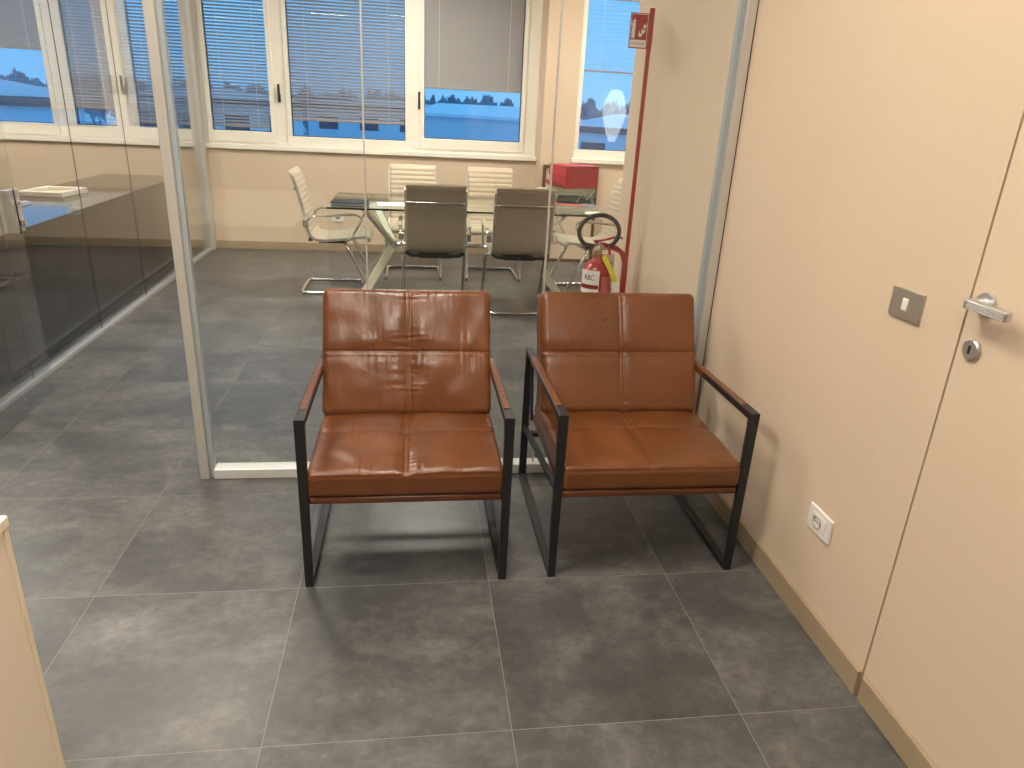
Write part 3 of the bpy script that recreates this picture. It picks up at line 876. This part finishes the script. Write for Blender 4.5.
# ------------------------------------------------------------------ switch and sockets
PLATE = mat('taupe metal plate', (.46, .42, .35, 1), .32, metal=.6)
sw = empty('light_switch', (XR, -.379, 1.041)); tag(sw, 'brushed metal light switch plate with one white rocker on the right wall', 'light switch')
obj('plate', bx((-.008, -.055, -.036), (0, .058, .036), .002, 2), PLATE, sw)
obj('rocker', bx((-.011, -.0095, -.015), (-.007, .0105, .015), .002, 2), WHITE, sw)
so = empty('wall_socket', (XR, -.249, .344)); tag(so, 'white wall socket low on the right wall above the skirting', 'socket')
obj('plate', bx((-.009, -.060, -.039), (0, .060, .039), .004, 3), WHITE, so)
ins = obj('insert', bx((-.0105, -.036, -.023), (-.008, .036, .023), .001, 1), WHITE, so)
bm = B(); lathe(bm, [(.019, 0), (.0195, .004), (.017, .004), (.016, -.0005), (0, -.0005)], 24)
bm.transform(Matrix.Translation((-.0102, .004, 0)) @ Matrix.Rotation(-math.pi/2, 4, 'Y')); obj('socket_well', bm, mat('grey well', (.45, .43, .39, 1), .5), so)
bm = B()
for yy in (-.006, .004, .014): box(bm, (-.0112, yy-.002, -.002), (-.0098, yy+.002, .002))
for zz in (-.008, .008): box(bm, (-.0112, .026, zz-.002), (-.0104, .030, zz+.002))
obj('pin_holes', bm, RUBBER, so)
bs = empty('wall_socket', (-1.0, YB, .337)); tag(bs, 'white wall socket on the back wall behind the left end chair', 'socket')
obj('plate', bx((-.06, -.009, -.04), (.06, 0, .04), .003, 2), WHITE, bs)
obj('insert', bx((-.022, -.012, -.014), (.022, -.009, .014), .001, 1), mat('grey socket insert', (.25, .24, .22, 1), .4), bs)

# ------------------------------------------------------------------ unseen lamp, added to make the pale glow mirrored in the right window
fl = empty('added_lamp', (2.46, 2.62, 0)); tag(fl, 'white paper lamp added out of view to make the pale reflection in the right window', 'floor lamp')
bm = B(); lathe(bm, [(0, 0), (.14, 0), (.14, .015), (.02, .02), (.012, .03), (.012, 1.13), (0, 1.13)], 28); obj('stand', bm, BLACK, fl, smooth=True)
bm = B(); prof = []
for k in range(33):
    u = k/32; z = 1.10+.66*u
    r = .165*math.sin(math.pi*min(1, (u*.86+.07)))**.6*(.62+.38*min(1, u*1.6)) if 0 < u < 1 else .05
    prof.append((max(.05, r+.0015*(-1)**k), z))
prof = [(0, 1.10)]+prof+[(0, 1.76)]
lathe(bm, prof, 32)
obj('paper_shade', bm, mat('glowing paper', (.9, .9, .88, 1), .8, emit=(1, .96, .92, 1), estr=4.0), fl, smooth=True)

# ------------------------------------------------------------------ outdoors at dusk
SNOW = mat('snowy field', (.62, .67, .74, 1), .9, vary=(.09, .55))
gr = struct('ground', bx((-260, YB+.6, -5.2), (260, 620, -5.0)), SNOW)
HILL = mat('hazed wood', (.20, .26, .33, 1), .9)  # bluish lift in the tree colour stands in for haze over distance
BW = mat('industrial wall', (.60, .65, .72, 1), .8)
BR = mat('snowy roof', (.74, .77, .82, 1), .8)
BD = mat('dark eaves', (.08, .09, .12, 1), .6)
def shed(x, y, w, d, h, rz, label, ridge=.9):
    t = empty('warehouse', (x, y, -5.0), R(rz)); tag(t, label, 'building')
    obj('walls', bx((-w/2, -d/2, 0), (w/2, d/2, h)), BW, t)
    bm = prism(B(), [(-w/2-.4, h), (w/2+.4, h), (w/2+.4, h+.25), (0, h+.25+ridge), (-w/2-.4, h+.25)], -d/2-.4, d/2+.4,
               Matrix(((1,0,0,0),(0,0,1,0),(0,1,0,0),(0,0,0,1))))
    obj('roof', bm, BR, t)
    obj('gutter', bx((-w/2-.45, -d/2-.45, h-.35), (w/2+.45, -d/2-.38, h+.12)), BD, t)
    n = int(w//4)
    for k in range(n):
        xx = -w/2+w*(k+.5)/n
        obj('window', bx((xx-1.1, -d/2-.05, h*.55), (xx+1.1, -d/2, h*.8)), BD, t)
    return t
shed(-3.5, 97, 19, 12, 6.0, 3, 'pale striped warehouse outside, left of the view below the closed dark blind', .7)
shed(7.5, 68, 7, 13, 5.6, 52, 'small warehouse with diagonal snowy roof outside the dark blind window', .9)
shed(21, 62, 8, 16, 5.4, -42, 'white roofed building seen through the separate right window', .9)
shed(-27, 44, 12, 16, 5.8, 35, 'pale building outside the far left office window', 1.0)
shed(-20, 78, 16, 12, 6.0, 12, 'long low building outside the left meeting room windows', .9)
random.seed(9)
trees = []
for k in range(6):
    bm = B(); bmesh.ops.create_icosphere(bm, subdivisions=4, radius=1)
    for v in bm.verts:
        n = v.co.copy()
        v.co *= 1+.45*noise.noise(n*2.2+Vector((k*5, 0, 0)))+.3*noise.noise(n*6+Vector((0, k*5, 0)))+.22*noise.noise(n*14+Vector((0, 0, k*5)))
        tp = 1 if n.z < 0 else 1-.25*n.z*(k % 3)/2
        v.co = Vector((v.co.x*1.75*tp, v.co.y*1.75*tp, 4.9+v.co.z*3.2))
    c = B(); lathe(c, [(0, 0), (.22, 0), (.14, 2.5), (0, 2.5)], 7)
    me = bpy.data.meshes.new('trunk'); c.to_mesh(me); c.free(); bm.from_mesh(me); bpy.data.meshes.remove(me)
    trees.append(bm)
tm = []
for bm in trees:
    me = bpy.data.meshes.new('distant_tree'); bm.to_mesh(me); bm.free(); me.materials.append(HILL); tm.append(me)
for k in range(99):
    x = -86+k*1.45; y = 150+(k % 3)*10+random.uniform(-1, 1)
    o = bpy.data.objects.new('distant_tree', tm[random.randrange(6)]); C.objects.link(o)
    sc_ = random.uniform(.82, .98); o.scale = (sc_, sc_, random.uniform(.85, 1.08)); o.location = (x, y, -5.0)
    o.rotation_euler = (0, 0, random.uniform(0, 6))
    tag(o, 'dark winter tree in the row along the horizon outside the windows', 'tree', 'trees along the horizon')

# ------------------------------------------------------------------ lamps
def panel(x, y, strength, label, w=.6, d=.6, col=(1, .91, .79, 1)):
    t = empty('ceiling_panel_light', (x, y, H)); tag(t, label, 'ceiling light', 'ceiling panel lights')
    bm = B(); f = .015
    for lo, hi in (((-w/2-f, -d/2-f), (w/2+f, -d/2)), ((-w/2-f, d/2), (w/2+f, d/2+f)), ((-w/2-f, -d/2), (-w/2, d/2)), ((w/2, -d/2), (w/2+f, d/2))):
        box(bm, (lo[0], lo[1], -.014), (hi[0], hi[1], 0))
    obj('frame', bm, WHITE, t)
    obj('diffuser', bx((-w/2, -d/2, -.010), (w/2, d/2, -.002)), mat('lit diffuser', (.8, .8, .8, 1), .5, emit=col, estr=strength), t)
panel(-.35, -.35, 33, 'square ceiling light above the leather armchairs')
panel(-.35, -2.5, 38, 'square ceiling light behind the viewpoint')
panel(-1.7, -1.1, 34, 'square ceiling light above the cream desk')
panel(-.2, 4.05, 52, 'square ceiling light above the meeting table')
panel(-1.6, 2.4, 38, 'square ceiling light in the aisle beside the side glass wall')
panel(-3.9, 3.6, 58, 'square ceiling light in the left office')
panel(2.1, 4.2, 36, 'square ceiling light near the right window')

wd = bpy.data.worlds.new('dusk'); sc.world = wd; wd.use_nodes = True
nt = wd.node_tree; bg = nt.nodes['Background']
tc = nt.nodes.new('ShaderNodeTexCoord'); sp_ = nt.nodes.new('ShaderNodeSeparateXYZ'); nt.links.new(tc.outputs['Generated'], sp_.inputs[0])
cr = nt.nodes.new('ShaderNodeValToRGB'); e = cr.color_ramp.elements
e[0].position = 0; e[0].color = (.13, .38, .74, 1); e[1].position = .22; e[1].color = (.11, .40, .78, 1)
nt.links.new(sp_.outputs['Z'], cr.inputs[0]); nt.links.new(cr.outputs[0], bg.inputs['Color'])
bg.inputs['Strength'].default_value = 1.6

# ------------------------------------------------------------------ camera (fitted to the tile grid)
cam = bpy.data.cameras.new('camera'); co = bpy.data.objects.new('camera', cam); C.objects.link(co)
f, p, y, r = 710.13, .367455, .146949, .0512846
cy_, sy_ = math.cos(y), math.sin(y)
fw = Vector((sy_*math.cos(p), cy_*math.cos(p), -math.sin(p)))
r0 = Vector((cy_, -sy_, 0)); u0 = r0.cross(fw)
rt = math.cos(r)*r0+math.sin(r)*u0; upv = -math.sin(r)*r0+math.cos(r)*u0
mw = Matrix((rt, upv, -fw)).transposed().to_4x4(); mw.translation = Vector((-.2393, -1.9171, 1.4349))
co.matrix_world = mw
cam.sensor_width = 36; cam.lens = f/1024*36; cam.clip_start = .05; cam.clip_end = 1500
sc.camera = co
sc.view_settings.view_transform = 'Standard'; sc.view_settings.look = 'None'
sc.view_settings.gamma = 1; sc.view_settings.use_curve_mapping = False
sc.view_settings.exposure = .17
